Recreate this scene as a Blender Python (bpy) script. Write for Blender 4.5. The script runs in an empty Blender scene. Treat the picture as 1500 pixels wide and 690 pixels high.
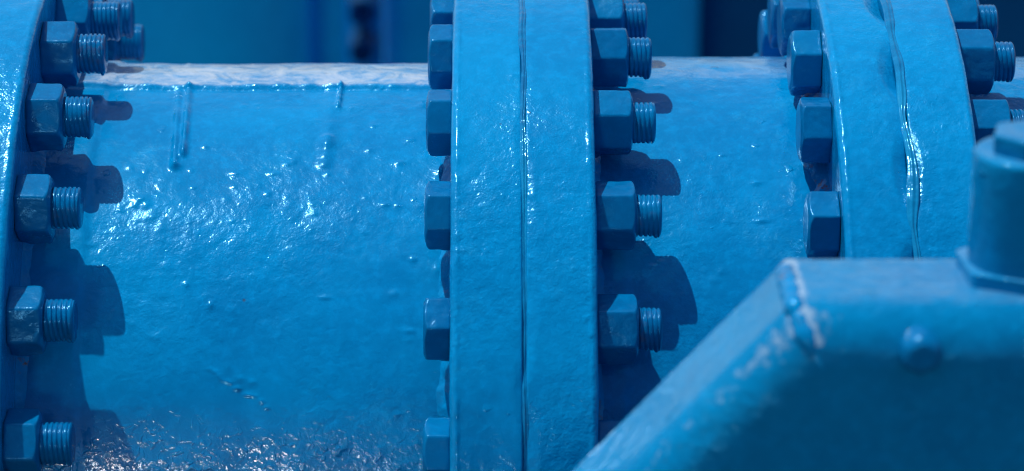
import bpy, math, random
import numpy as np
from mathutils import Vector

PI = math.pi
rad = math.radians
rng = random.Random(7)

# ------------------------------------------------------------------ scene, camera frame
sc = bpy.context.scene
COL = sc.collection
ELEV = rad(21.0)                       # the camera looks down on the pipe by this much
F_PX = 4520.0                          # focal length in pixels of a 1500 px wide frame
PX0, PY0 = 719.0, 345.0                # principal point
U = 0.4                                # bolt-circle radius in metres
NV = Vector((0, -math.cos(ELEV), math.sin(ELEV)))     # towards the camera
UV = Vector((0, math.sin(ELEV), math.cos(ELEV)))      # up in the picture
RV = Vector((1, 0, 0))
D_CAM = 7.4636 * U
CAM = NV * D_CAM + UV * (0.4706 * U)

def at(px, py, d):
    """World point at depth d in front of the camera (measuring help for where things stand)."""
    return CAM - NV * d + RV * ((px - PX0) / F_PX * d) + UV * ((PY0 - py) / F_PX * d)

def on_pipe(px, py, r):
    """(x, phi) on a pipe of radius r about the x axis."""
    lo, hi = rad(-30), rad(88)
    for _ in range(60):
        t = (lo + hi) / 2
        w = D_CAM - r * math.cos(t)
        y = PY0 + F_PX * (0.4706 * U - r * math.sin(t)) / w
        if y > py: lo = t
        else: hi = t
    w = D_CAM - r * math.cos(t)
    return (px - PX0) / F_PX * w, t + ELEV

# ------------------------------------------------------------------ numpy noise
def _hash(ix, iy, iz, seed):
    h = (ix.astype(np.int64) * 374761393 + iy.astype(np.int64) * 668265263 + iz.astype(np.int64) * 2147483647 + seed * 974711) & 0x7fffffff
    h = ((h ^ (h >> 13)) * 1274126177) & 0x7fffffff
    h = ((h ^ (h >> 16)) * 2246822519) & 0x7fffffff
    return ((h ^ (h >> 15)) & 0xffff) / 32767.5 - 1.0

def vnoise(x, y, z, seed=0):
    fx, fy, fz = np.floor(x), np.floor(y), np.floor(z)
    tx, ty, tz = x - fx, y - fy, z - fz
    tx, ty, tz = [t * t * t * (t * (t * 6 - 15) + 10) for t in (tx, ty, tz)]
    out = 0
    for dx in (0, 1):
        for dy in (0, 1):
            for dz in (0, 1):
                w = (tx if dx else 1 - tx) * (ty if dy else 1 - ty) * (tz if dz else 1 - tz)
                out = out + w * _hash(fx + dx, fy + dy, fz + dz, seed)
    return out

def fbm(x, y, z, size, seed=0, octaves=2, gain=0.5):
    s, a, o = 1.0 / size, 1.0, 0
    for i in range(octaves):
        o = o + a * vnoise(x * s + 13.1 * i, y * s + 7.7 * i, z * s + 3.3 * i, seed + i)
        s *= 2.03; a *= gain
    return o

# ------------------------------------------------------------------ object helpers
def tag(o, label=None, cat=None, group=None, kind=None):
    if label: o['label'] = label
    if cat: o['category'] = cat
    if group: o['group'] = group
    if kind: o['kind'] = kind
    return o

def empty(name, loc):
    o = bpy.data.objects.new(name, None)
    o.empty_display_size = 0.03
    COL.objects.link(o)
    o.location = loc
    return o

def obj(name, verts, faces, mat, parent=None, smooth=True):
    me = bpy.data.meshes.new(name)
    me.from_pydata(verts, [], faces)
    if smooth:
        me.polygons.foreach_set('use_smooth', [True] * len(me.polygons))
    me.materials.append(mat)
    me.update()
    o = bpy.data.objects.new(name, me)
    COL.objects.link(o)
    if parent is not None:
        o.parent = parent
    return o

def grid_faces(n, m, closed_n=True, off=0, flip=False):
    """n rows round the axis (closed), m columns along the profile."""
    i = np.arange(n if closed_n else n - 1)
    j = np.arange(m - 1)
    I, J = np.meshgrid(i, j, indexing='ij')
    I2 = (I + 1) % n
    f = np.stack([I * m + J, I2 * m + J, I2 * m + J + 1, I * m + J + 1], -1).reshape(-1, 4) + off
    if flip: f = f[:, ::-1]
    return f.tolist()

def angles(fine_lo=-14, fine_hi=128, fine=0.25, coarse=4.0):
    a = np.arange(fine_lo, fine_hi, fine)
    b = np.arange(fine_hi, fine_lo + 360, coarse)
    return np.radians(np.concatenate([a, b]))

def ring(X, R, A):
    """X, R: arrays (n angles, m profile points); A: angles (n,)."""
    Y = -R * np.cos(A)[:, None]
    Z = R * np.sin(A)[:, None]
    return X, Y, Z

def stack(X, Y, Z):
    return np.stack([X, Y, Z], -1).reshape(-1, 3)

# ------------------------------------------------------------------ materials
def paint(name, base=(0.0, 0.212, 0.485), dark=(0.0, 0.164, 0.405), rough=0.24, peel=1.0, fine=1.0,
          lumps=0.0, chalk=0.25, coat=0.0, specks=0.5, pale_top=0.0, sheen_back=0.0, sag=0.0, tint=(0.16, 0.62, 1.0), rust=0.0, edge=0.0):
    m = bpy.data.materials.new(name); m.use_nodes = True
    nt = m.node_tree; N = nt.nodes; L = nt.links
    N.clear()
    out = N.new('ShaderNodeOutputMaterial'); b = N.new('ShaderNodeBsdfPrincipled')
    L.new(b.outputs[0], out.inputs[0])
    tc = N.new('ShaderNodeTexCoord'); oi = N.new('ShaderNodeObjectInfo')
    mul = N.new('ShaderNodeVectorMath'); mul.operation = 'MULTIPLY_ADD'
    cx = N.new('ShaderNodeCombineXYZ')
    for i in range(3): L.new(oi.outputs['Random'], cx.inputs[i])
    mul.inputs[1].default_value = (3.7, 9.1, 5.3)
    L.new(cx.outputs[0], mul.inputs[0]); L.new(tc.outputs['Object'], mul.inputs[2])
    vec = mul.outputs[0]
    def noise(scale, detail=2.0, rgh=0.5, dist=0.0):
        n = N.new('ShaderNodeTexNoise'); n.inputs['Scale'].default_value = scale
        n.inputs['Detail'].default_value = detail; n.inputs['Roughness'].default_value = rgh
        n.inputs['Distortion'].default_value = dist
        L.new(vec, n.inputs['Vector']); return n.outputs['Fac']
    def ramp(s, lo, hi, a=0.0, c=1.0):
        r = N.new('ShaderNodeMapRange'); r.inputs['From Min'].default_value = lo; r.inputs['From Max'].default_value = hi
        r.inputs['To Min'].default_value = a; r.inputs['To Max'].default_value = c
        r.interpolation_type = 'SMOOTHSTEP'
        L.new(s, r.inputs[0]); return r.outputs[0]
    def math_(op, a, c):
        n = N.new('ShaderNodeMath'); n.operation = op
        for i, v in enumerate((a, c)):
            if isinstance(v, (int, float)): n.inputs[i].default_value = v
            else: L.new(v, n.inputs[i])
        return n.outputs[0]
    def mix(f, a, c):
        n = N.new('ShaderNodeMix'); n.data_type = 'RGBA'
        if isinstance(f, (int, float)): n.inputs[0].default_value = f
        else: L.new(f, n.inputs[0])
        for i, v in ((6, a), (7, c)):
            if isinstance(v, tuple): n.inputs[i].default_value = (*v, 1)
            else: L.new(v, n.inputs[i])
        return n.outputs[2]
    # colour: broad thin/thick paint, chalky bloom, little chips
    c = mix(ramp(noise(7.0, 4.0, 0.6), 0.35, 0.68), dark, base)
    c = mix(ramp(noise(90.0, 3.0, 0.65), 0.40, 0.75, 0.0, 0.35), c, tuple(v * 1.35 for v in base))
    chalkf = math_('MULTIPLY', ramp(noise(16.0, 6.0, 0.72), 0.52, 0.74), ramp(noise(160.0, 3.0, 0.6), 0.38, 0.62, 0.25, 1.0))
    c = mix(math_('MULTIPLY', chalkf, chalk), c, (0.03, 0.40, 0.62))
    pale_fac = None
    if pale_top or sheen_back:                          # paler colour on upward faces and rear halves
        if pale_top:
            ge = N.new('ShaderNodeNewGeometry'); sx = N.new('ShaderNodeSeparateXYZ'); L.new(ge.outputs['Normal'], sx.inputs[0])
            pale_fac = math_('MULTIPLY', ramp(sx.outputs[2], 0.90, 0.97), pale_top)
        else:
            sx = N.new('ShaderNodeSeparateXYZ'); L.new(tc.outputs['Object'], sx.inputs[0])
            pale_fac = math_('MULTIPLY', ramp(sx.outputs[1], -0.010, -0.006), sheen_back)  # sky reflection on the rear half, painted into the colour
        pale_fac = math_('MULTIPLY', pale_fac, ramp(noise(30.0, 6.0, 0.75, 0.8), 0.36, 0.64, 0.12, 1.0))
        c = mix(pale_fac, c, (0.50, 0.56, 0.62))
    v = N.new('ShaderNodeTexVoronoi'); v.inputs['Scale'].default_value = 55.0; L.new(vec, v.inputs['Vector'])
    sep = N.new('ShaderNodeSeparateColor'); L.new(v.outputs['Color'], sep.inputs[0])
    sp = math_('MULTIPLY', ramp(v.outputs['Distance'], 0.05, 0.10, 1.0, 0.0), math_('GREATER_THAN', sep.outputs[0], 0.965))
    c = mix(math_('MULTIPLY', sp, specks), c, (0.05, 0.035, 0.03))
    if edge:                                           # sun glints painted as pale colour along the raised edges
        gp = N.new('ShaderNodeAttribute'); gp.attribute_name = 'edge_glint'
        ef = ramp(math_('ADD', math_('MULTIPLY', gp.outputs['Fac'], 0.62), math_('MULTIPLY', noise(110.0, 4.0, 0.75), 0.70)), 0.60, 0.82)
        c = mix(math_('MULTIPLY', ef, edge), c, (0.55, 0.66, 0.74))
    if rust:
        c = mix(math_('MULTIPLY', math_('MULTIPLY', ramp(noise(30.0, 3.0, 0.6), 0.53, 0.66), ramp(noise(190.0, 3.0, 0.7), 0.45, 0.6)), rust), c, (0.16, 0.065, 0.03))
    L.new(c, b.inputs['Base Color'])
    L.new(math_('ADD', ramp(noise(24.0, 4.0, 0.65), 0.3, 0.72, rough - 0.05, rough + 0.07), math_('MULTIPLY', chalkf, 0.15)), b.inputs['Roughness'])
    b.inputs['IOR'].default_value = 1.46
    b.inputs['Specular Tint'].default_value = (*tint, 1.0)
    b.inputs['Coat Weight'].default_value = coat
    b.inputs['Coat Roughness'].default_value = 0.08
    # height in metres
    h = math_('MULTIPLY', math_('SUBTRACT', noise(75.0, 2.0, 0.5, 0.4), 0.5), 0.0008 * peel)
    h = math_('ADD', h, math_('MULTIPLY', math_('SUBTRACT', noise(210.0, 2.0, 0.55, 0.3), 0.5), 0.00034 * fine))
    h = math_('ADD', h, math_('MULTIPLY', math_('SUBTRACT', noise(620.0, 1.0, 0.5), 0.5), 0.00008 * fine))
    h = math_('MULTIPLY', h, ramp(noise(8.0, 3.0, 0.6), 0.32, 0.68, 0.35, 1.5))
    if lumps:
        v2 = N.new('ShaderNodeTexVoronoi'); v2.inputs['Scale'].default_value = 34.0
        nn = N.new('ShaderNodeTexNoise'); nn.inputs['Scale'].default_value = 120.0; L.new(vec, nn.inputs['Vector'])
        ma = N.new('ShaderNodeVectorMath'); ma.operation = 'MULTIPLY_ADD'; ma.inputs[1].default_value = (0.011, 0.011, 0.011)
        L.new(nn.outputs['Color'], ma.inputs[0]); L.new(vec, ma.inputs[2]); L.new(ma.outputs[0], v2.inputs['Vector'])
        s2 = N.new('ShaderNodeSeparateColor'); L.new(v2.outputs['Color'], s2.inputs[0])
        lm = math_('MULTIPLY', ramp(v2.outputs['Distance'], 0.03, 0.16, 1.0, 0.0), math_('GREATER_THAN', s2.outputs[1], 0.70))
        h = math_('ADD', h, math_('MULTIPLY', lm, 0.0009 * lumps))
    if sag:                                            # thick paint that sagged into steep little ripples low on the pipe
        sy = N.new('ShaderNodeSeparateXYZ'); L.new(tc.outputs['Object'], sy.inputs[0])
        zone = math_('MULTIPLY', ramp(sy.outputs[2], 0.125, 0.178, 1.0, 0.0), ramp(sy.outputs[0], -0.30, 0.02, 1.0, 0.22))
        L.new(zone, b.inputs['Coat Weight'])
        b.inputs['Coat IOR'].default_value = 1.55; b.inputs['Coat Roughness'].default_value = 0.06
        h = math_('ADD', h, math_('MULTIPLY', math_('MULTIPLY', zone, ramp(noise(140.0, 1.5, 0.5, 0.9), 0.48, 0.80)), 0.00056 * sag))
    bp = N.new('ShaderNodeBump'); bp.inputs['Strength'].default_value = 1.0; bp.inputs['Distance'].default_value = 1.0
    L.new(h, bp.inputs['Height']); L.new(bp.outputs[0], b.inputs['Normal'])
    if coat or sag: L.new(bp.outputs[0], b.inputs['Coat Normal'])
    return m

M_pipe = paint('blue_pipe_paint', peel=1.1, fine=1.0, lumps=0.6, chalk=0.12, rough=0.18, sheen_back=0.70, sag=1.0)
M_pipe2 = paint('blue_branch_paint', peel=1.1, fine=1.5, lumps=0.8, chalk=0.16, rough=0.15, sheen_back=0.16)
M_flange = paint('blue_flange_paint', peel=0.9, fine=1.6, lumps=0.5, chalk=0.12, rough=0.16, base=(0.0, 0.222, 0.50), dark=(0.0, 0.180, 0.43), sag=0.5)
M_bolt = paint('blue_bolt_paint', rust=0.0, base=(0.0, 0.140, 0.345), dark=(0.0, 0.104, 0.28), tint=(0.12, 0.5, 0.9), peel=0.5, fine=0.6, chalk=0.08, rough=0.2)
M_thread = paint('blue_thread_paint', rust=0.2, base=(0.0, 0.140, 0.345), dark=(0.0, 0.104, 0.28), tint=(0.12, 0.5, 0.9), peel=0.3, fine=0.5, chalk=0.05, rough=0.16)
M_weld = paint('blue_weld_paint', rust=0.9, peel=1.8, fine=1.6, lumps=1.0, chalk=0.25, rough=0.13, specks=0.9)
M_gasket = paint('blue_gasket_paint', base=(0.003, 0.20, 0.42), dark=(0.001, 0.12, 0.30), peel=0.8, fine=0.6, chalk=0.2, rough=0.09)
M_house = paint('blue_housing_paint', peel=2.0, fine=1.2, chalk=0.08, rough=0.14, base=(0.0, 0.185, 0.41), dark=(0.0, 0.150, 0.35), edge=0.38, tint=(0.15, 0.55, 0.95), lumps=2.4, pale_top=0.09)
M_back = paint('blue_tank_paint', base=(0.0, 0.38, 0.80), dark=(0.0, 0.33, 0.74), peel=0.2, fine=0.2, chalk=0.05, rough=0.45)
M_navy = paint('navy_cabinet_paint', base=(0.0, 0.10, 0.28), dark=(0.0, 0.085, 0.25), peel=0.2, fine=0.2, chalk=0.03, rough=0.5)
M_black = paint('dark_fitting_paint', base=(0.0, 0.04, 0.13), dark=(0.0, 0.03, 0.10), peel=0.2, fine=0.2, chalk=0.0, rough=0.6)

def concrete():
    m = bpy.data.materials.new('concrete'); m.use_nodes = True
    nt = m.node_tree; N = nt.nodes; L = nt.links
    b = N['Principled BSDF']; tc = N.new('ShaderNodeTexCoord')
    n = N.new('ShaderNodeTexNoise'); n.inputs['Scale'].default_value = 2.2; n.inputs['Detail'].default_value = 9
    r = N.new('ShaderNodeValToRGB')
    r.color_ramp.elements[0].color = (0.025, 0.025, 0.026, 1); r.color_ramp.elements[1].color = (0.06, 0.06, 0.06, 1)
    r.color_ramp.elements[0].position = 0.3; r.color_ramp.elements[1].position = 0.75
    L.new(tc.outputs['Object'], n.inputs['Vector']); L.new(n.outputs['Fac'], r.inputs[0]); L.new(r.outputs[0], b.inputs['Base Color'])
    bp = N.new('ShaderNodeBump'); bp.inputs['Distance'].default_value = 0.01; L.new(n.outputs['Fac'], bp.inputs['Height']); L.new(bp.outputs[0], b.inputs['Normal'])
    b.inputs['Roughness'].default_value = 0.85
    return m
M_ground = concrete()

# ------------------------------------------------------------------ pipe line
R_FL = 1.110 * U
TH0 = {'left': 62.0, 'mid': 60.9, 'right': 59.6}      # angle of the bolt called 0, seen from the camera
STEP = 15.0

def bump_field(X, S, spots):
    """spots: (x, s, radius_x, radius_s, height, crater) on the unrolled surface."""
    d = np.zeros_like(X)
    for (x, s, rx, rs, h, cr) in spots:
        q = ((X - x) / rx) ** 2 + ((S - s) / rs) ** 2
        g = np.exp(-q * 1.6)
        if cr: g = np.exp(-(np.sqrt(q) - 1.0) ** 2 * 5.0) - 0.55 * np.exp(-q * 2.5)
        d += h * g
    return d

def pipe_mesh(x0, x1, r, parent, name='pipe_barrel', seam=False, marks=(), hub=None, seed=1, mat=None, dx=0.0017):
    A = angles()
    xs = np.arange(x0, x1 + dx / 2, dx)
    Ag, X = np.meshgrid(A, xs, indexing='ij')
    Rr = np.full_like(X, r)
    Y0, Z0 = -r * np.cos(Ag), r * np.sin(Ag)
    S = Ag * r
    d = 0.00055 * fbm(X, Y0, Z0, 0.036, seed, 2) + 0.00009 * fbm(X, Y0, Z0, 0.012, seed + 9, 2)
    d += 0.00018 * np.abs(fbm(X * 0.8 + S * 0.25, Y0, Z0, 0.02, seed + 4, 2)) 
    r2 = random.Random(seed)
    spots = []
    for _ in range(int(170 * (x1 - x0) / 0.37)):
        ph = rad(r2.uniform(-12, 112)); q = r2.choice((0.0022, 0.003, 0.004))
        spots.append((r2.uniform(x0, x1), ph * r, q * r2.uniform(.8, 1.6), q * r2.uniform(.8, 1.5), r2.uniform(0.0002, 0.0008), r2.random() < 0.04))
    spots += list(marks)
    d += bump_field(X, S, spots)
    if hub:                                            # slip-on hub collars, (x_end, height, soft)
        for (xe, hh, side) in hub:
            wob = 0.0015 * fbm(X * 0 + 0.3, Y0, Z0, 0.03, seed + 20, 2)
            t = (xe + wob - X) * side / 0.003
            d += hh / (1 + np.exp(-np.clip(t * 2.2, -40, 40)))
    if seam:                                           # the two half shells meet along the top
        wob = 0.0006 * fbm(X, X * 0, X * 0 + 4.4, 0.05, seed + 30, 2)
        sd = S - (rad(88.3) * r + wob)
        back = (Ag < rad(268))
        t = np.clip(sd / 0.0018, -40, 40)
        d += np.where(back, 0.0034 / (1 + np.exp(-t)), 0)
        d += np.where(back, 0.0012 * np.exp(-((sd - 0.003) / 0.003) ** 2) * (1 + 0.5 * fbm(X, X * 0, X * 0, 0.012, seed + 31)), 0)
        d -= np.where(back, 0.0012 * np.exp(-((sd + 0.0035) / 0.0022) ** 2), 0)
    X, Y, Z = ring(X, Rr + d, A)
    return obj(name, stack(X, Y, Z).tolist(), grid_faces(len(A), len(xs), flip=True), mat or M_pipe, parent)

def flange_mesh(x0, x1, r_in, parent, scallop=None, seed=1, side=0, fine=0.25, b0=0.0055, b1=0.0055):
    """Flange ring; scallop = (which edge, width, depth, angle0 of bolts, min width)."""
    A = angles(fine=fine)
    bv = b0
    prof = []                                          # (x, r, kind)
    for t in np.linspace(0, 1, 14): prof.append((x0, r_in + (R_FL - bv - r_in) * t))
    for t in np.linspace(0, PI / 2, 7)[1:]: prof.append((x0 + bv - bv * math.cos(t), R_FL - bv + bv * math.sin(t)))
    bw = b1
    for x in np.linspace(x0 + bv, x1 - bw, int((x1 - x0 - bv - bw) / 0.0016))[1:-1]: prof.append((x, R_FL))
    for t in np.linspace(PI / 2, 0, 7): prof.append((x1 - bw + bw * math.cos(t), R_FL - bw + bw * math.sin(t)))
    for t in np.linspace(1, 0, 14)[1:]: prof.append((x1, r_in + (R_FL - bw - r_in) * t))
    P = np.array(prof)
    X = np.repeat(P[None, :, 0], len(A), 0); R = np.repeat(P[None, :, 1], len(A), 0)
    Ag = np.repeat(A[:, None], len(P), 1)
    Y0, Z0 = -R * np.cos(Ag), R * np.sin(Ag)
    n1 = fbm(X, Y0, Z0, 0.030, seed, 2); n2 = fbm(X, Y0, Z0, 0.009, seed + 5, 2)
    rim = np.clip((R - (R_FL - 0.006)) / 0.004, 0, 1)
    d = (0.0005 * n1 + 0.00016 * n2)
    r2 = random.Random(seed)
    spots = [(r2.uniform(x0, x1), rad(r2.uniform(-12, 112)) * R_FL, 0.0025 * r2.uniform(.7, 1.6), 0.0025 * r2.uniform(.7, 2.4), r2.uniform(.0002, .0007), r2.random() < .15) for _ in range(26)]
    d = d + bump_field(X, Ag * R_FL, spots) * rim
    eb = (b0 > 0.004) * np.exp(-((X - (x0 + bv * 1.0)) / 0.0016) ** 2) + (b1 > 0.004) * 0.6 * np.exp(-((X - (x1 - bw * 0.9)) / 0.0014) ** 2)
    d = d + 0.0009 * rim * eb * (0.7 + 0.9 * fbm(X, Y0, Z0, 0.009, seed + 15, 2))
    if scallop:
        edge, w, dep, a0, wmin = scallop
        ph = ((Ag - a0) / rad(STEP)) % 1.0             # 0 at a bolt
        lobes = np.abs(np.sin(ph * PI)) ** 1.1
        lobes = lobes * (0.75 + 0.35 * fbm(np.sin(Ag) * 0.3, np.cos(Ag) * 0.3, Ag * 0, 0.09, seed + 8, 1))
        W = wmin + w * np.clip(lobes, 0, 1.2)
        dist = np.abs((x1 if edge > 0 else x0) - X)
        t = np.clip(1 - dist / W, 0, 1) ** 1.0
        d = d - dep * np.clip(lobes, 0.1, 1) * t * rim * np.clip((W - 0.002) / w, 0, 1)
    X = X + (1 - rim) * 0.0005 * n1 * np.where(X < (x0 + x1) / 2, -1, 1)
    X2, Y, Z = ring(X, R + d * rim + (1 - rim) * 0.0, A)
    return obj('flange', stack(X2, Y, Z).tolist(), grid_faces(len(A), len(P), flip=True), M_flange, parent)

def weld_mesh(x_face, r, side, width, height, parent, seed=1):
    """Uneven painted fillet between a flange face and the pipe; side = direction away from the flange."""
    A = angles(fine=0.3)
    t = np.linspace(0, 1, 12)
    Ag, T = np.meshgrid(A, t, indexing='ij')
    Yr, Zr = -r * np.cos(Ag), r * np.sin(Ag)
    w = width * (1 + 0.28 * fbm(Ag * 0, Yr, Zr, 0.028, seed, 2)); hh = height * (1 + 0.35 * fbm(Ag * 0 + 1, Yr, Zr, 0.02, seed + 3, 2))
    X = x_face + side * (-0.001 + w * T)
    prof = (1 - T) ** 1.6
    R = r - 0.0015 + (hh + 0.0015) * prof + 0.0012 * fbm(X, Yr, Zr, 0.010, seed + 6, 2) * np.sin(PI * T) + 0.0016 * np.sin(PI * T)
    X, Y, Z = ring(X, R, A)
    return obj('weld_bead', stack(X, Y, Z).tolist(), grid_faces(len(A), len(t), flip=side > 0), M_weld, parent)

def gasket_mesh(xc, seed, proud, wave, half, lobe=0.0, a0=0.0):
    A = angles(fine=0.3)
    prof = [(-half * .8, 0.36), (-half * .8, R_FL - 0.006)] + [(half * q, R_FL - 0.0004 - 0.0026 * abs(q) ** 5 + 0.00045 * math.cos(q * 2.2 * PI + 0.8)) for q in np.linspace(-1, 1, 17)] + [(half * .8, R_FL - 0.006), (half * .8, 0.36)]
    P = np.array(prof)
    X = np.repeat(P[None, :, 0], len(A), 0); R = np.repeat(P[None, :, 1], len(A), 0)
    Ag = np.repeat(A[:, None], len(P), 1)
    Y0, Z0 = -R_FL * np.cos(Ag), R_FL * np.sin(Ag)
    top = np.clip((R - 0.40) / 0.04, 0, 1)
    lat = wave * fbm(Ag * 0, Y0, Z0, 0.05, seed, 2)
    lb = np.abs(np.sin(((Ag - a0) / rad(STEP)) * PI)) ** 1.3
    lat = lat + lobe * (lb - 0.5) * (0.8 + 0.4 * fbm(Ag * 0 + 9, Y0, Z0, 0.09, seed + 9, 1))
    dr = proud * (0.55 + (0.5 * lb if lobe else 0) + 0.6 * fbm(Ag * 0 + 2, Y0, Z0, 0.04, seed + 2, 2)) + 0.0004 * fbm(X, Y0, Z0, 0.006, seed + 5, 1)
    if seed == 52: dr = dr - (0.0032 + 0.0022 * fbm(Ag * 0 + 3, Y0, Z0, 0.03, 77, 1)) / (1 + np.exp(np.clip((Ag - rad(48)) / 0.06, -40, 40))) * (Ag < rad(200))
    wd = 1 + 0.45 * fbm(Ag * 0 + 5, Y0, Z0, 0.035, seed + 7, 1)
    X, Y, Z = ring(xc + X * wd + lat * top, R + dr * top, A)
    return stack(X, Y, Z).tolist(), grid_faces(len(A), len(P), flip=True)

R1, R2 = 0.3505, 0.3605
L1 = (-0.467, -0.405); L0 = (-0.5285, -0.469)
C1 = (-0.034, 0.0262); C2 = (0.0296, 0.089)
G1 = (0.296, 0.3535); G2 = (0.3575, 0.415)

def spot(px, py, r, rx, rs, h, cr=0):
    x, ph = on_pipe(px, py, r)
    return (x, ph * r, rx, rs, h, cr)

marks1 = [spot(207, 292, R1, .007, .004, .0018), spot(214, 301, R1, .004, .005, .0012), spot(198, 300, R1, .003, .004, .001), spot(222, 318, R1, .006, .006, .0012), spot(236, 330, R1, .005, .007, .001),
          spot(400, 255, R1, .005, .003, .0014), spot(420, 241, R1, .004, .003, .0012), spot(392, 284, R1, .003, .003, .0014),
          spot(345, 255, R1, .006, .004, .0012), spot(546, 184, R1, .004, .005, .0013), spot(540, 220, R1, .005, .004, .0013),
          spot(586, 240, R1, .006, .004, .0015), spot(600, 206, R1, .006, .005, .0013), spot(565, 300, R1, .006, .003, .0014),
          spot(583, 301, R1, .004, .003, .0014), spot(308, 448, R1, .0035, .005, .0018), spot(476, 436, R1, .007, .002, .0012),
          spot(272, 417, R1, .003, .003, .0012), spot(430, 238, R1, .004, .004, .001), spot(480, 255, R1, .003, .003, .0013),
          spot(458, 300, R1, .003, .003, .001), spot(300, 215, R1, .004, .003, .001), spot(190, 245, R1, .004, .004, .0012),
          spot(645, 250, R1, .006, .010, .0016), spot(605, 380, R1, .004, .003, .0012), spot(600, 485, R1, .007, .003, .0011),
          spot(370, 560, R1, .004, .003, .0009), spot(640, 395, R1, .004, .006, .001)]
for k in range(14):                                     # a scrape running down to the right
    t = k / 13
    marks1.append(spot(308 + 84 * t + rng.uniform(-3, 3), 543 + 52 * t + rng.uniform(-3, 3), R1, .0028, .0018, .0011))
# two short ridges running down from the top seam
for (xa, ya, xb, yb, w, h) in ((277, 130, 268, 228, .0034, .0026), (262, 134, 255, 246, .0034, .0019), (487, 128, 480, 215, .0085, .0011), (480, 200, 475, 245, .007, .0005), (500, 128, 495, 158, .0022, .0012)):
    n = 26
    for k in range(n):
        t = k / (n - 1)
        marks1.append(spot(xa + (xb - xa) * t, ya + (yb - ya) * t, R1, w, .0045, h * 1.15 * (1.0 + 0.25 * math.sin(7 * t * PI))))
marks1.append(spot(259, 244, R1, .005, .005, .003))
marks2 = [spot(960, 392, R2, .006, .003, .0022), spot(968, 385, R2, .004, .003, .002), spot(1115, 324, R2, .008, .0025, .0016),
          spot(1108, 268, R2, .006, .003, .0014), spot(965, 128, R2, .005, .004, .0018), spot(1058, 228, R2, .003, .003, .0012)]

# the run of flanged pipe pieces (flange and barrel are one weldment, so one thing)
p0 = empty('flanged_pipe', (0, 0, 0))
tag(p0, 'pipe piece with end flange entering past the left edge of the photo', 'pipe')
flange_mesh(L0[0], L0[1], R1 - 0.01, p0, seed=3, b1=0.0018)
pipe_mesh(-0.95, L0[0] + 0.004, R1, p0, seed=71, dx=0.004)

p1 = empty('flanged_pipe', (0, 0, 0))
tag(p1, 'wide glossy blue pipe between left and central flanges, with lengthwise seam on top', 'pipe')
pipe_mesh(L1[1] - 0.004, C1[0] + 0.004, R1, p1, seam=True, marks=marks1, hub=[(-0.3535, 0.0025, 1)], seed=11)
flange_mesh(L1[0], L1[1], R1 - 0.01, p1, seed=21, b0=0.0018)
flange_mesh(C1[0], C1[1], R1 - 0.01, p1, seed=31, b1=0.0018, scallop=(1, 0.004, 0.0016, rad(TH0['mid']) + ELEV, 0.003))
weld_mesh(L1[1], R1 + 0.002, 1, 0.014, 0.010, p1, seed=41)
weld_mesh(C1[0], R1, -1, 0.013, 0.011, p1, seed=43)

p2 = empty('flanged_pipe', (0, 0, 0))
tag(p2, 'short blue pipe between the central and right flanges, crossed by bolt shadows', 'pipe')
pipe_mesh(C2[1] - 0.004, G1[0] + 0.004, R2, p2, marks=marks2, seed=12, mat=M_pipe2, hub=[(0.118, 0.0015, 1)])
flange_mesh(C2[0], C2[1], R2 - 0.01, p2, seed=32, b0=0.0018, scallop=(-1, 0.007, 0.0028, rad(TH0['mid'] + 7.5) + ELEV, 0.003))
flange_mesh(G1[0], G1[1], R2 - 0.01, p2, seed=33, b1=0.0018, scallop=(1, 0.016, 0.0120, rad(TH0['right'] - 3.5) + ELEV, 0.002))
weld_mesh(C2[1], R2, 1, 0.012, 0.009, p2, seed=44)
weld_mesh(G1[0], R2, -1, 0.020, 0.009, p2, seed=45)

p3 = empty('flanged_pipe', (0, 0, 0))
tag(p3, 'blue pipe piece leaving at the right edge, behind the capped stem, with its flange', 'pipe')
pipe_mesh(G2[1] - 0.004, 1.0, R2, p3, seed=13, dx=0.003, mat=M_pipe2)
flange_mesh(G2[0], G2[1], R2 - 0.01, p3, seed=34, b0=0.0018, scallop=(-1, 0.007, 0.0045, rad(TH0['right'] - 3.5) + ELEV, 0.002))
weld_mesh(G2[1], R2, 1, 0.014, 0.009, p3, seed=46)

for (xc, seed, proud, wave, half, lab) in ((-0.468, 51, 0.001, 0.0005, 0.0013, 'painted-over gasket squeezed between the flanges beyond the left edge'),
                                     (0.0279, 52, 0.0010, 0.0008, 0.0033, 'thin painted-over gasket line down the middle of the central flange pair'),
                                     (0.3555, 53, 0.0022, 0.0010, 0.0042, 'wavy gasket line with scalloped edges in the right flange pair')):
    v, f = gasket_mesh(xc, seed, proud, wave, half, 0.0036 if seed == 53 else 0.0008, rad(TH0['right'] - 3.5) + ELEV)
    tag(obj('gasket', v, f, M_gasket), lab, 'gasket')

# ------------------------------------------------------------------ bolts
HEX_A = 0.0299
def hex_r(A, v, a=HEX_A, p=46):
    ap = a * math.cos(PI / 6)
    s = 0
    for i in range(6):
        c = np.cos(A - (v + PI / 6 + i * PI / 3))
        s = s + np.where(c > 0.05, (np.maximum(c, 0.05) / ap) ** p, 0)
    return s ** (-1.0 / p)

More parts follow.
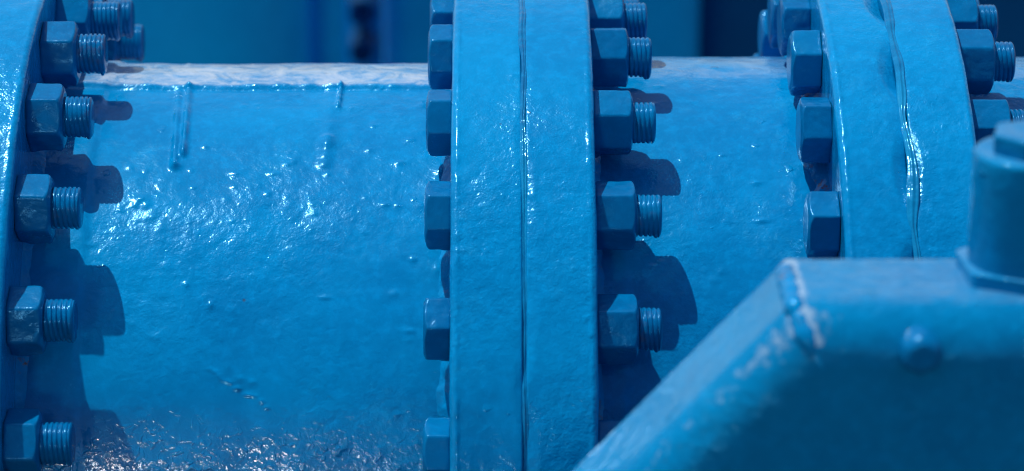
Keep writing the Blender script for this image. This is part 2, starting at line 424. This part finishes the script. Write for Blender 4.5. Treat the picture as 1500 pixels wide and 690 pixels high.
def hex_mesh(name, x0, x1, v, parent, seed, outer, drips=True):
    """Hexagonal nut or bolt head along x; outer = +1/-1 end that carries the chamfer."""
    A = np.linspace(0, 2 * PI, 180, endpoint=False)
    L = x1 - x0
    t = np.concatenate([np.linspace(0, 0.08, 4), np.linspace(0.12, 0.78, 12), np.linspace(0.80, 1, 14)])
    u = t if outer > 0 else 1 - t[::-1]
    xo = x0 + L * u
    Ag, X = np.meshgrid(A, xo, indexing='ij')
    R = hex_r(Ag, v)
    e_out = (x1 - X) if outer > 0 else (X - x0)        # distance from the chamfered end
    e_in = L - e_out
    cone = 0.0262 + e_out * 1.45                       # 30 degree chamfer cone
    rnd = 0.0240 + np.sqrt(np.clip(0.0085 ** 2 - (0.0085 - np.minimum(e_out, 0.0085)) ** 2, 0, None)) * 1.0
    R = -np.log(np.exp(-R / 0.0006) + np.exp(-cone / 0.0006) + np.exp(-rnd / 0.0006)) * 0.0006
    R = R - 0.0006 * np.exp(-e_in / 0.0008)
    Y0, Z0 = -R * np.cos(Ag), R * np.sin(Ag)
    d = 0.00028 * fbm(X + seed, Y0, Z0, 0.012, seed, 2) + 0.0001 * fbm(X + seed, Y0, Z0, 0.004, seed + 3, 1)
    if drips:                                          # paint that ran to the underside and set there
        low = np.clip(-np.sin(Ag) - 0.80, 0, 1) / 0.20
        d = d + 0.0030 * low ** 1.5 * np.clip(fbm(X + seed * 1.7, Y0, Z0 * 0, 0.009, seed + 8, 1) + 0.15, 0, 1)
    Xr, Y, Z = ring(X, R + d, A)
    V = stack(Xr, Y, Z); m = len(xo); n = len(A)
    F = grid_faces(n, m, flip=True)
    # end cap: rings in to the shank
    xe = x1 if outer > 0 else x0
    je = m - 1 if outer > 0 else 0
    r_e = (R + d)[:, je]
    rows = []
    for k, (f, b) in enumerate(((0.96, 0.0007), (0.88, 0.0011), (0.7, 0.0012), (0.45, 0.0012), (0.02, 0.0012))):
        rr = r_e * f
        dd = 0.0002 * fbm(A * 0 + seed, rr * np.cos(A), rr * np.sin(A), 0.01, seed + 5, 1)
        rows.append(np.stack([A * 0 + xe + (b + dd) * outer, -rr * np.cos(A), rr * np.sin(A)], -1))
    base = len(V)
    prev = [i * m + je for i in range(n)]
    allv = [V]
    for k, row in enumerate(rows):
        cur = [base + k * n + i for i in range(n)]
        for i in range(n):
            q = (prev[i], prev[(i + 1) % n], cur[(i + 1) % n], cur[i])
            F.append(q[::-1] if outer > 0 else q)
        prev = cur; allv.append(row)
    return obj(name, np.concatenate(allv).tolist(), F, M_bolt, parent)

def thread_mesh(x0, x_th, x1, parent, seed):
    """Shank from x0; threaded from x_th to the end x1."""
    r = 0.0180; pitch = 0.0041; dep = 0.0019
    A = np.linspace(0, 2 * PI, 96, endpoint=False)
    xs = np.concatenate([[x0, x_th - 0.001], np.arange(x_th, x1 + 1e-6, 0.0004)])
    Ag, X = np.meshgrid(A, xs, indexing='ij')
    ph = ((X + pitch * Ag / (2 * PI) + seed * 0.0013) / pitch) % 1.0
    tri = 1 - np.abs(2 * ph - 1)
    cut = np.clip((0.62 - tri) / 0.62, 0, 1) ** 1.2
    clog = np.clip(0.75 + 0.6 * fbm(X + seed * 2.3, r * np.cos(Ag), r * np.sin(Ag), 0.013, seed + 11, 1), 0.15, 1.1)
    R = r - dep * clog * cut * (X > x_th - 0.0005)
    e = np.clip(x1 - X, 0, None)
    R = np.minimum(R, r - 0.0028 + np.sqrt(np.clip(0.0028 ** 2 - (0.0028 - np.minimum(e, 0.0028)) ** 2, 0, None)))
    Y0, Z0 = -R * np.cos(Ag), R * np.sin(Ag)
    d = 0.00018 * fbm(X + seed, Y0, Z0, 0.008, seed, 2)
    low = np.clip(-np.sin(Ag) - 0.82, 0, 1) / 0.18
    d = d + low ** 1.5 * (0.0026 * np.exp(-((X - x1 + 0.0035) / 0.003) ** 2) * (0.4 + 0.6 * ((seed * 7) % 3 > 0)) + 0.0011 * np.clip(fbm(X + seed, Y0 * 0, Z0 * 0, 0.006, seed + 4, 1), 0, 1))
    Xr, Y, Z = ring(X, R + d, A)
    V = stack(Xr, Y, Z); n, m = len(A), len(xs)
    F = grid_faces(n, m, flip=True)
    rows = []; r_e = (R + d)[:, -1]; base = len(V); prev = [i * m + m - 1 for i in range(n)]; allv = [V]
    for k, (f, b) in enumerate(((0.9, 0.0004), (0.5, 0.0007), (0.02, 0.0007))):
        rr = r_e * f
        allv.append(np.stack([A * 0 + x1 + b, -rr * np.cos(A), rr * np.sin(A)], -1))
        cur = [base + k * n + i for i in range(n)]
        for i in range(n): F.append((cur[i], cur[(i + 1) % n], prev[(i + 1) % n], prev[i]))
        prev = cur
    return obj('threaded_shank', np.concatenate(allv).tolist(), F, M_thread, parent)

def bolt(run, k, xa, xb, th_head, th_nut, tip, v_head, v_nut, label, seed, dth=0.0):
    """One flange bolt; xa/xb the outer faces of the flange pair."""
    ph = rad(TH0[run] - k * STEP + dth) + ELEV
    o = empty('flange_bolt', (xa, -U * math.cos(ph), U * math.sin(ph)))
    tag(o, label, 'bolt', 'bolts of the %s flange ring' % {'left': 'left', 'mid': 'central', 'right': 'right'}[run])
    hex_mesh('bolt_head', -th_head, -0.0003, rad(v_head) + ELEV, o, seed, -1)
    hex_mesh('nut', xb - xa + 0.0003, xb - xa + th_nut, rad(v_nut) + ELEV, o, seed + 50, 1)
    thread_mesh(0.001, xb - xa + th_nut - 0.002, xb - xa + th_nut + tip, o, seed)
    return o

ORD = {-3: 'far side', -2: 'far side', -1: 'top'}
left_labels = {
    -3: 'soft-focus bolt at top left sitting just above the pipe edge, farthest of the left ring',
    -2: 'soft-focus bolt in the top left corner, above the one resting on the pipe horizon',
    -1: 'left ring bolt cut by the top edge of the photo, with coarse blue threads',
    0: 'left ring nut and bolt end level with the pipe top seam',
    1: 'left ring bolt just below the seam, shadow stretching right from its tip',
    2: 'left ring bolt with bright speckled top facet, third up from the bottom corner',
    3: 'left ring bolt with pale slanting top facet, second up from the bottom corner',
    4: 'bolt in the bottom left corner beside the patch of sparkling glints'}
vl = {-3: 20, -2: 5, -1: -8, 0: 18, 1: 28, 2: 18, 3: 20, 4: -24}
nut_th = {-3: .0305, -2: .0305, -1: .0305, 0: .0305, 1: .030, 2: .029, 3: .0285, 4: .028}
for k in (-3, -2, -1, 0, 1, 2, 3, 4):
    bolt('left', k, L0[0], L1[1], .022, nut_th[k], .0255 + .0012 * math.sin(k * 5.1), 10 + 7 * k, vl[k], left_labels[k], 100 + k)

mid_labels = {
    -3: 'central ring bolt at the back, hidden behind the bolts at the top of the photo',
    -2: 'central ring bolt whose tip just peeks above the one at the top edge',
    -1: 'central ring bolt cut off by the top edge of the photo',
    0: 'central ring bolt with a forked paint crack on its nut',
    1: 'central ring bolt beside the pipe, second whole nut from the top',
    2: 'central ring bolt halfway up the photo, with head and nut squarely facing',
    3: 'central ring bolt just above the sloping housing, lowest nut in view',
    4: 'central ring bolt at the bottom edge, only its head seen left of the flange'}
vh = {-3: 3, -2: 12, -1: 14, 0: 28, 1: -22, 2: -26, 3: 2, 4: -28}
vn = {-3: 8, -2: -4, -1: 3, 0: -6, 1: 10, 2: -26, 3: 30, 4: 12}
for k in (-2, -1, 0, 1, 2, 3, 4):
    bolt('mid', k, C1[0], C2[1], .0215, .034, .0215 + .0012 * math.sin(k * 3.7), vh[k], vn[k], mid_labels[k], 200 + k)

right_labels = {
    -4: 'small soft bolt head low behind the right ring, farthest from the camera',
    -3: 'bolt head on the far side of the right ring, next to the farthest one',
    -2: 'bolt head near the top edge on the right ring, third from the farthest head',
    -1: 'right ring bolt cut by the top edge, its threads against the dark background',
    0: 'right ring bolt with a large nut above the capped stem',
    1: 'right ring bolt whose threaded tip meets the right edge of the photo',
    2: 'right ring bolt with its head just above the housing top',
    3: 'right ring bolt hidden low behind the foreground housing'}
vhr = {-4: 10, -3: 0, -2: 18, -1: 25, 0: 9, 1: -18, 2: 13, 3: 0}
vnr = {-4: 8, -3: 20, -2: 8, -1: 0, 0: 22, 1: 0, 2: 15, 3: 10}
for k in (-4, -3, -2, -1, 0, 1, 2):
    bolt('right', k, G1[0], G2[1], .026, .036, .0195, vhr[k], vnr[k], right_labels[k], 300 + k)

# ------------------------------------------------------------------ foreground housing (a gearbox casing)
d_f = 2.06
pf = at(1300, 441, d_f); zt = pf.z; yf = pf.y
def plane_pt(px, py, z):
    """point of a picture ray at height z"""
    a, b = at(px, py, 1.0), at(px, py, 2.0)
    t = (z - a.z) / (b.z - a.z)
    return a + (b - a) * t
def face_pt(px, py, y):
    a, b = at(px, py, 1.0), at(px, py, 2.0)
    t = (y - a.y) / (b.y - a.y)
    return a + (b - a) * t
yb = plane_pt(1300, 377, zt).y                       # back edge of the top
xc = plane_pt(1150, 377, zt).x                       # corner where the top turns into the slope
low = face_pt(835, 690, yb)                          # the slope's back edge leaves the photo here
sl = Vector((low.x - xc, 0, low.z - zt)); sl_len = 0.62; sl.normalize()
X_R = 0.72
GLINT = []  # per-vertex weight of the painted edge glints
def casing():
    """Outline in the xz plane, extruded in y, with a big rounded front shoulder."""
    out = [(xc + sl.x * sl_len, zt + sl.z * sl_len)]
    for k in range(1, 60): out.append((xc + sl.x * sl_len * (1 - k / 60) ** 2, zt + sl.z * sl_len * (1 - k / 60) ** 2))
    for k in range(60): out.append((xc + (X_R - xc) * (k / 59) ** 2, zt))
    P = np.array(out)
    # inward normals along the outline (down for the top, in for the slope)
    n_sl = np.array((-sl.z, sl.x)); n_sl = n_sl if n_sl[1] < 0 else -n_sl
    n_top = np.array((0.0, -1.0)); nb = (n_sl + n_top) / (1 + n_sl @ n_top)
    nrm = []
    for i, (x, z) in enumerate(out):
        dist = (math.hypot(x - xc, z - zt)) * (1 if i >= 60 else -1)
        t = min(max(dist / 0.012, -1), 1)
        base = n_top if i >= 60 else n_sl
        w = abs(t)
        nrm.append(nb * (1 - w) + base * w)
    Nn = np.array(nrm)
    rows = []                                          # (inset, y)
    dp = yf - yb                                       # negative: towards the camera
    rows.append((0.30, yb)); rows.append((0.004, yb)); rows.append((0.001, yb - 0.001)); rows.append((0.0, yb - 0.004))
    for k in range(1, 12): rows.append((0.0, yb - 0.004 + (dp + 0.008) * k / 12))
    rows.append((0.0, yf + 0.004)); rows.append((0.0006, yf + 0.0012))
    rr_ = 0.040
    for k in range(1, 15):
        a = rad(24 + 66 * k / 14)
        rows.append((0.0015 + rr_ * (math.cos(rad(24)) - math.cos(a)), yf - 0.001 - rr_ * (math.sin(a) - math.sin(rad(24)))))
    y_face = rows[-1][1]
    for k in range(1, 13): rows.append((rows[-1][0] + (0.0015 if k < 4 else 0.03), y_face))
    V = []
    d_sl, d_top, tn = np.array((sl.x, sl.z)), np.array((1.0, 0.0)), math.tan(math.acos(max(-1, min(1, float(n_sl @ n_top)))) / 2)
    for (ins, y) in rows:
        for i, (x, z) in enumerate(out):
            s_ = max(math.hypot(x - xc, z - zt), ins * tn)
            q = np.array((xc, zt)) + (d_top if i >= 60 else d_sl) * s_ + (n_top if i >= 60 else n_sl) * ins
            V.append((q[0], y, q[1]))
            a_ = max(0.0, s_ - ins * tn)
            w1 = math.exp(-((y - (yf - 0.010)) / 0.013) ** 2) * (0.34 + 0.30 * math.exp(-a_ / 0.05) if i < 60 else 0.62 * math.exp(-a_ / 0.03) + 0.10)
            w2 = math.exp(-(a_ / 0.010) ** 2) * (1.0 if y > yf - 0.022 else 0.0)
            GLINT.append(max(w1, w2) if y > y_face + 1e-5 else 0.0)
    V = np.array(V)
    d = 0.0006 * fbm(V[:, 0], V[:, 1], V[:, 2], 0.03, 81, 2) * (V[:, 1] > y_face + 1e-5)
    V[:, 1] -= d; V[:, 2] += 0.5 * d
    n = len(P); m = len(rows)
    F = []
    for j in range(m - 1):
        for i in range(n - 1):
            F.append((j * n + i, (j + 1) * n + i, (j + 1) * n + i + 1, j * n + i + 1))
    return V.tolist(), F, y_face, rows
hv, hf, y_face, hrows = casing()
house = empty('gear_housing', (xc, yf, zt))
tag(house, 'blurred blue steel housing with a sloping left shoulder filling the lower right foreground', 'housing')
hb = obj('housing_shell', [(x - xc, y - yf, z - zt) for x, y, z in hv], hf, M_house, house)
wa = hb.data.attributes.new('edge_glint', 'FLOAT', 'POINT'); wa.data.foreach_set('value', GLINT)
for pg in hb.data.polygons:
    if all(abs(hb.data.vertices[i].co.y + yf - y_face) < 1e-5 for i in pg.vertices): pg.use_smooth = False

def bead(name, pts, rad_, mat, parent, seed, origin=(0, 0, 0), seg=16, taper=False):
    n = len(pts); V = []; F = []
    q = random.Random(seed)
    for i, p in enumerate(pts):
        p = Vector(p)
        tdir = (Vector(pts[min(i + 1, n - 1)]) - Vector(pts[max(i - 1, 0)])).normalized()
        a = tdir.cross(Vector((0.3, 0.2, 1))).normalized(); b = tdir.cross(a)
        rr = rad_ * (0.95 + 0.10 * math.sin(i * 0.9 + seed) * q.uniform(.4, 1.0) + 0.07 * math.sin(i * 2.3))
        if taper: rr *= min(1.0, 0.25 + i / 6, 0.25 + (n - 1 - i) / 6)
        for k in range(seg):
            t = 2 * PI * k / seg
            V.append(p + a * (rr * math.cos(t)) + b * (rr * math.sin(t)) - Vector(origin))
    for i in range(n - 1):
        for k in range(seg):
            F.append((i * seg + k, i * seg + (k + 1) % seg, (i + 1) * seg + (k + 1) % seg, (i + 1) * seg + k))
    return obj(name, [tuple(v) for v in V], F, mat, parent)

org = Vector((xc, yf, zt))
pts = []
tn_c = math.tan(math.acos(-sl.x) / 2)
for (ins, y) in hrows[3:30]:                           # over the top corner and down the rounded front
    pts.append(Vector((xc + ins * tn_c * 1.0, y, zt - ins - 0.0058)) + Vector((0, 0.003 if ins > 0.002 else 0, 0)))
fine_pts = []
for a, b in zip(pts[:-1], pts[1:]):
    n = max(1, int((b - a).length / 0.0025))
    for k in range(n): fine_pts.append(a.lerp(b, k / n))
bead('weld_seam', fine_pts, 0.0078, M_weld, house, 5, org, taper=True)
def prism(a, n, rot, z0, z1, bev, name, mat, parent, p=30, seed=1, top=True, rr=None):
    """Upright n-sided (or round, n=0) body with softened upper edge."""
    A = np.linspace(0, 2 * PI, 96, endpoint=False)
    if n:
        ap = a * math.cos(PI / n); s = 0
        for i in range(n):
            c = np.cos(A - (rot + PI / n + i * 2 * PI / n)); s = s + np.where(c > 0.05, (np.maximum(c, .05) / ap) ** p, 0)
        R = s ** (-1.0 / p)
    else: R = A * 0 + a
    rows = [(1.0, 0, z0)]
    for k in range(1, 8): rows.append((1.0, 0, z0 + (z1 - bev - z0) * k / 7))
    for k in range(1, 6):
        t = PI / 2 * k / 5
        rows.append((1.0, bev * (1 - math.cos(t)), z1 - bev + bev * math.sin(t)))
    for f in (0.8, 0.5, 0.02): rows.append((f, bev * f, z1))
    V = []; m = len(A)
    for (f, ins, z) in rows:
        r_ = (R - ins / max(f, .01) * (f if f < 1 else 1)) * f
        dz = 0.0003 * fbm(r_ * np.cos(A), r_ * np.sin(A), A * 0 + z, 0.015, seed, 2)
        V.append(np.stack([(r_ + dz) * np.cos(A), (r_ + dz) * np.sin(A), A * 0 + z], -1))
    V = np.concatenate(V)
    F = []
    for j in range(len(rows) - 1):
        for i in range(m): F.append((j * m + i, j * m + (i + 1) % m, (j + 1) * m + (i + 1) % m, (j + 1) * m + i))
    return obj(name, V.tolist(), F, mat, parent)

# capped stem standing on the housing
base = plane_pt(1493, 399, zt)
sdep = (CAM - base).dot(NV); px_m = F_PX / sdep
st = empty('capped_stem', base)
tag(st, 'blurred blue upright stem with hexagonal collar and cap, at the right edge on the housing', 'valve stem')
kz = 1.0 / (px_m * math.cos(ELEV))                    # metres of height per pixel
prism(98 / px_m, 6, rad(217), 0.0, 19 * kz, 0.001, 'hex_collar', M_house, st, p=40, seed=3)
prism(77 / px_m, 0, 0, 19 * kz - 0.001, 178 * kz, 0.004, 'barrel', M_house, st, seed=4)
prism(55 / px_m, 6, rad(197), 178 * kz - 0.0005, 205 * kz, 0.0025, 'hex_cap', M_house, st, p=40, seed=5)

# little bolt on the housing front
bp_ = face_pt(1348, 514, y_face)
fb = empty('cover_bolt', bp_)
tag(fb, 'small blurred round bolt head on the front face of the foreground housing', 'bolt')
def cover_bolt():
    A = np.linspace(0, 2 * PI, 72, endpoint=False); r = 30 / (F_PX / ((CAM - bp_).dot(NV)))
    rows = [(r, 0.022), (r * 1.08, -0.003), (r * 1.06, -0.006), (r * .98, -0.0085), (r * .74, -0.0125), (r * .66, -0.0130), (r * .3, -0.0131), (r * .02, -0.0131)]
    V = []
    for q, (rr, y) in enumerate(rows):
        for a in A:
            hexm = 1 - 0.05 * abs(math.cos(3 * a)) * (q >= 1)
            V.append((rr * hexm * math.cos(a), y, rr * hexm * math.sin(a)))
    n = len(A); F = []
    for j in range(len(rows) - 1):
        for i in range(n): F.append((j * n + i, j * n + (i + 1) % n, (j + 1) * n + (i + 1) % n, (j + 1) * n + i))
    return V, F
v, f = cover_bolt()
obj('bolt_head', v, f, M_bolt, fb)

# ------------------------------------------------------------------ soft background machinery
Z_G = -1.1
def upright(px_l, px_r, y, mat, name, label, cat, depth=None, ztop=-0.15, shape='round'):
    pl, pr = face_pt(px_l, 45, y), face_pt(px_r, 45, y)
    cx = (pl.x + pr.x) / 2; w = (pr.x - pl.x) / 2
    o = empty(name, (cx, y, Z_G))
    if shape == 'round':
        prism(w, 0, 0, 0, ztop - Z_G, 0.02, 'shell', mat, o, seed=6)
        prism(w * 1.03, 0, 0, 0.0, 0.06, 0.01, 'foot_ring', mat, o, seed=6)
    else:
        d = depth or w
        z1 = ztop - Z_G; bv = 0.07
        def boxv(x0, x1, y0, y1, z0, z1):
            return [(x0, y0, z0), (x1, y0, z0), (x1, y1, z0), (x0, y1, z0), (x0, y0, z1), (x1, y0, z1), (x1, y1, z1), (x0, y1, z1)]
        bf = [(0, 1, 5, 4), (1, 2, 6, 5), (2, 3, 7, 6), (3, 0, 4, 7), (4, 5, 6, 7), (3, 2, 1, 0)]
        b1 = obj('cabinet_body', boxv(-w, w, -d, d, 0.04, z1), bf, mat, o, smooth=False)
        md = b1.modifiers.new('bevel', 'BEVEL'); md.width = bv; md.segments = 6
        obj('plinth', boxv(-w * .97, w * .97, -d * .97, d * .97, 0.0, 0.04), bf, M_navy, o, smooth=False)
    return tag(o, label, cat)

upright(120, 452, 3.6, M_back, 'upright_tank', 'blurred blue round tank behind the pipe, left background', 'tank')
upright(440, 512, 3.8, M_back, 'support_post', 'blurred lighter blue post beside the left background tank', 'post')
upright(566, 1016, 4.0, M_back, 'panel_cabinet', 'blurred mid-blue cabinet behind the central flange', 'cabinet', depth=0.25, shape='box')
upright(1010, 1620, 4.25, M_navy, 'panel_cabinet', 'blurred dark navy cabinet in the right background', 'cabinet', depth=0.25, shape='box')
upright(500, 580, 4.3, M_back, 'support_post', 'blurred dim blue post behind two dark round fittings', 'post')
for (px, py, r, lab) in ((531, 14, 0.036, 'upper blurred dark round fitting between the background tank and cabinet'),
                         (530, 72, 0.030, 'lower blurred dark round fitting between the background tank and cabinet')):
    c = face_pt(px, py, 4.15)
    A = np.linspace(0, 2 * PI, 40, endpoint=False)
    rows = [(r, 0.10), (r, -0.02), (r * .9, -0.028), (r * .5, -0.028), (r * .45, -0.012), (0.001, -0.012)]
    V = [(rr * math.cos(a), y, rr * math.sin(a)) for rr, y in rows for a in A]; n = len(A)
    F = [(j * n + i, j * n + (i + 1) % n, (j + 1) * n + (i + 1) % n, (j + 1) * n + i) for j in range(len(rows) - 1) for i in range(n)]
    o = obj('round_fitting', V, F, M_black); o.location = c
    tag(o, lab, 'fitting')

g = obj('ground', [(-60, -60, Z_G), (60, -60, Z_G), (60, 60, Z_G), (-60, 60, Z_G)], [(0, 1, 2, 3)], M_ground, smooth=False)
tag(g, kind='structure')

# ------------------------------------------------------------------ light
sun_dir = RV * -0.315 + NV * 0.185 + UV * 0.904       # towards the sun
sun_dir.normalize()
elev = math.asin(sun_dir.z); az = math.atan2(sun_dir.x, sun_dir.y)
w = bpy.data.worlds.new('World'); sc.world = w; w.use_nodes = True
nt = w.node_tree; bg = nt.nodes['Background']
sky = nt.nodes.new('ShaderNodeTexSky'); sky.sky_type = 'NISHITA'; sky.sun_disc = False
sky.sun_elevation = elev; sky.sun_rotation = az
sky.air_density = 1.0; sky.dust_density = 1.1
# added bright patch low behind the camera, to give glints in the gloss
tcw = nt.nodes.new('ShaderNodeTexCoord'); dt = nt.nodes.new('ShaderNodeVectorMath'); dt.operation = 'DOT_PRODUCT'
e_, a_ = rad(9), rad(-10)
dt.inputs[1].default_value = (math.sin(a_) * math.cos(e_), -math.cos(a_) * math.cos(e_), math.sin(e_))
nt.links.new(tcw.outputs['Generated'], dt.inputs[0])
mr = nt.nodes.new('ShaderNodeMapRange'); mr.interpolation_type = 'SMOOTHSTEP'
mr.inputs['From Min'].default_value = math.cos(rad(3.4)); mr.inputs['From Max'].default_value = math.cos(rad(2.6))
nt.links.new(dt.outputs['Value'], mr.inputs[0])
gl = nt.nodes.new('ShaderNodeMix'); gl.data_type = 'RGBA'; gl.blend_type = 'ADD'; gl.clamp_result = False
gl.inputs[7].default_value = (270, 232, 205, 1)
nt.links.new(mr.outputs[0], gl.inputs[0]); nt.links.new(sky.outputs[0], gl.inputs[6])
nt.links.new(gl.outputs[2], bg.inputs['Color']); bg.inputs['Strength'].default_value = 0.118
sl_ = bpy.data.lights.new('sun', 'SUN'); sl_.energy = 4.3; sl_.angle = rad(0.5); sl_.color = (1.0, 0.955, 0.89)
so = bpy.data.objects.new('sun', sl_); COL.objects.link(so)
so.rotation_euler = sun_dir.to_track_quat('Z', 'Y').to_euler()

# ------------------------------------------------------------------ camera
cd = bpy.data.cameras.new('camera'); cam = bpy.data.objects.new('camera', cd); COL.objects.link(cam)
cam.location = CAM
cam.rotation_euler = (PI / 2 - ELEV, 0, 0)
cd.sensor_width = 36.0; cd.sensor_fit = 'HORIZONTAL'
cd.lens = F_PX / 1500 * 36.0
cd.shift_x = (750 - PX0) / 1500
cd.clip_start = 0.05; cd.clip_end = 300
cd.dof.use_dof = True
cd.dof.focus_distance = 2.68
cd.dof.aperture_fstop = cd.lens / 1000 / 0.0235
cd.dof.aperture_blades = 8
sc.camera = cam
sc.cycles.filter_width = 1.1

sc.view_settings.view_transform = 'Standard'
sc.view_settings.look = 'None'
sc.view_settings.exposure = 0
sc.view_settings.gamma = 1
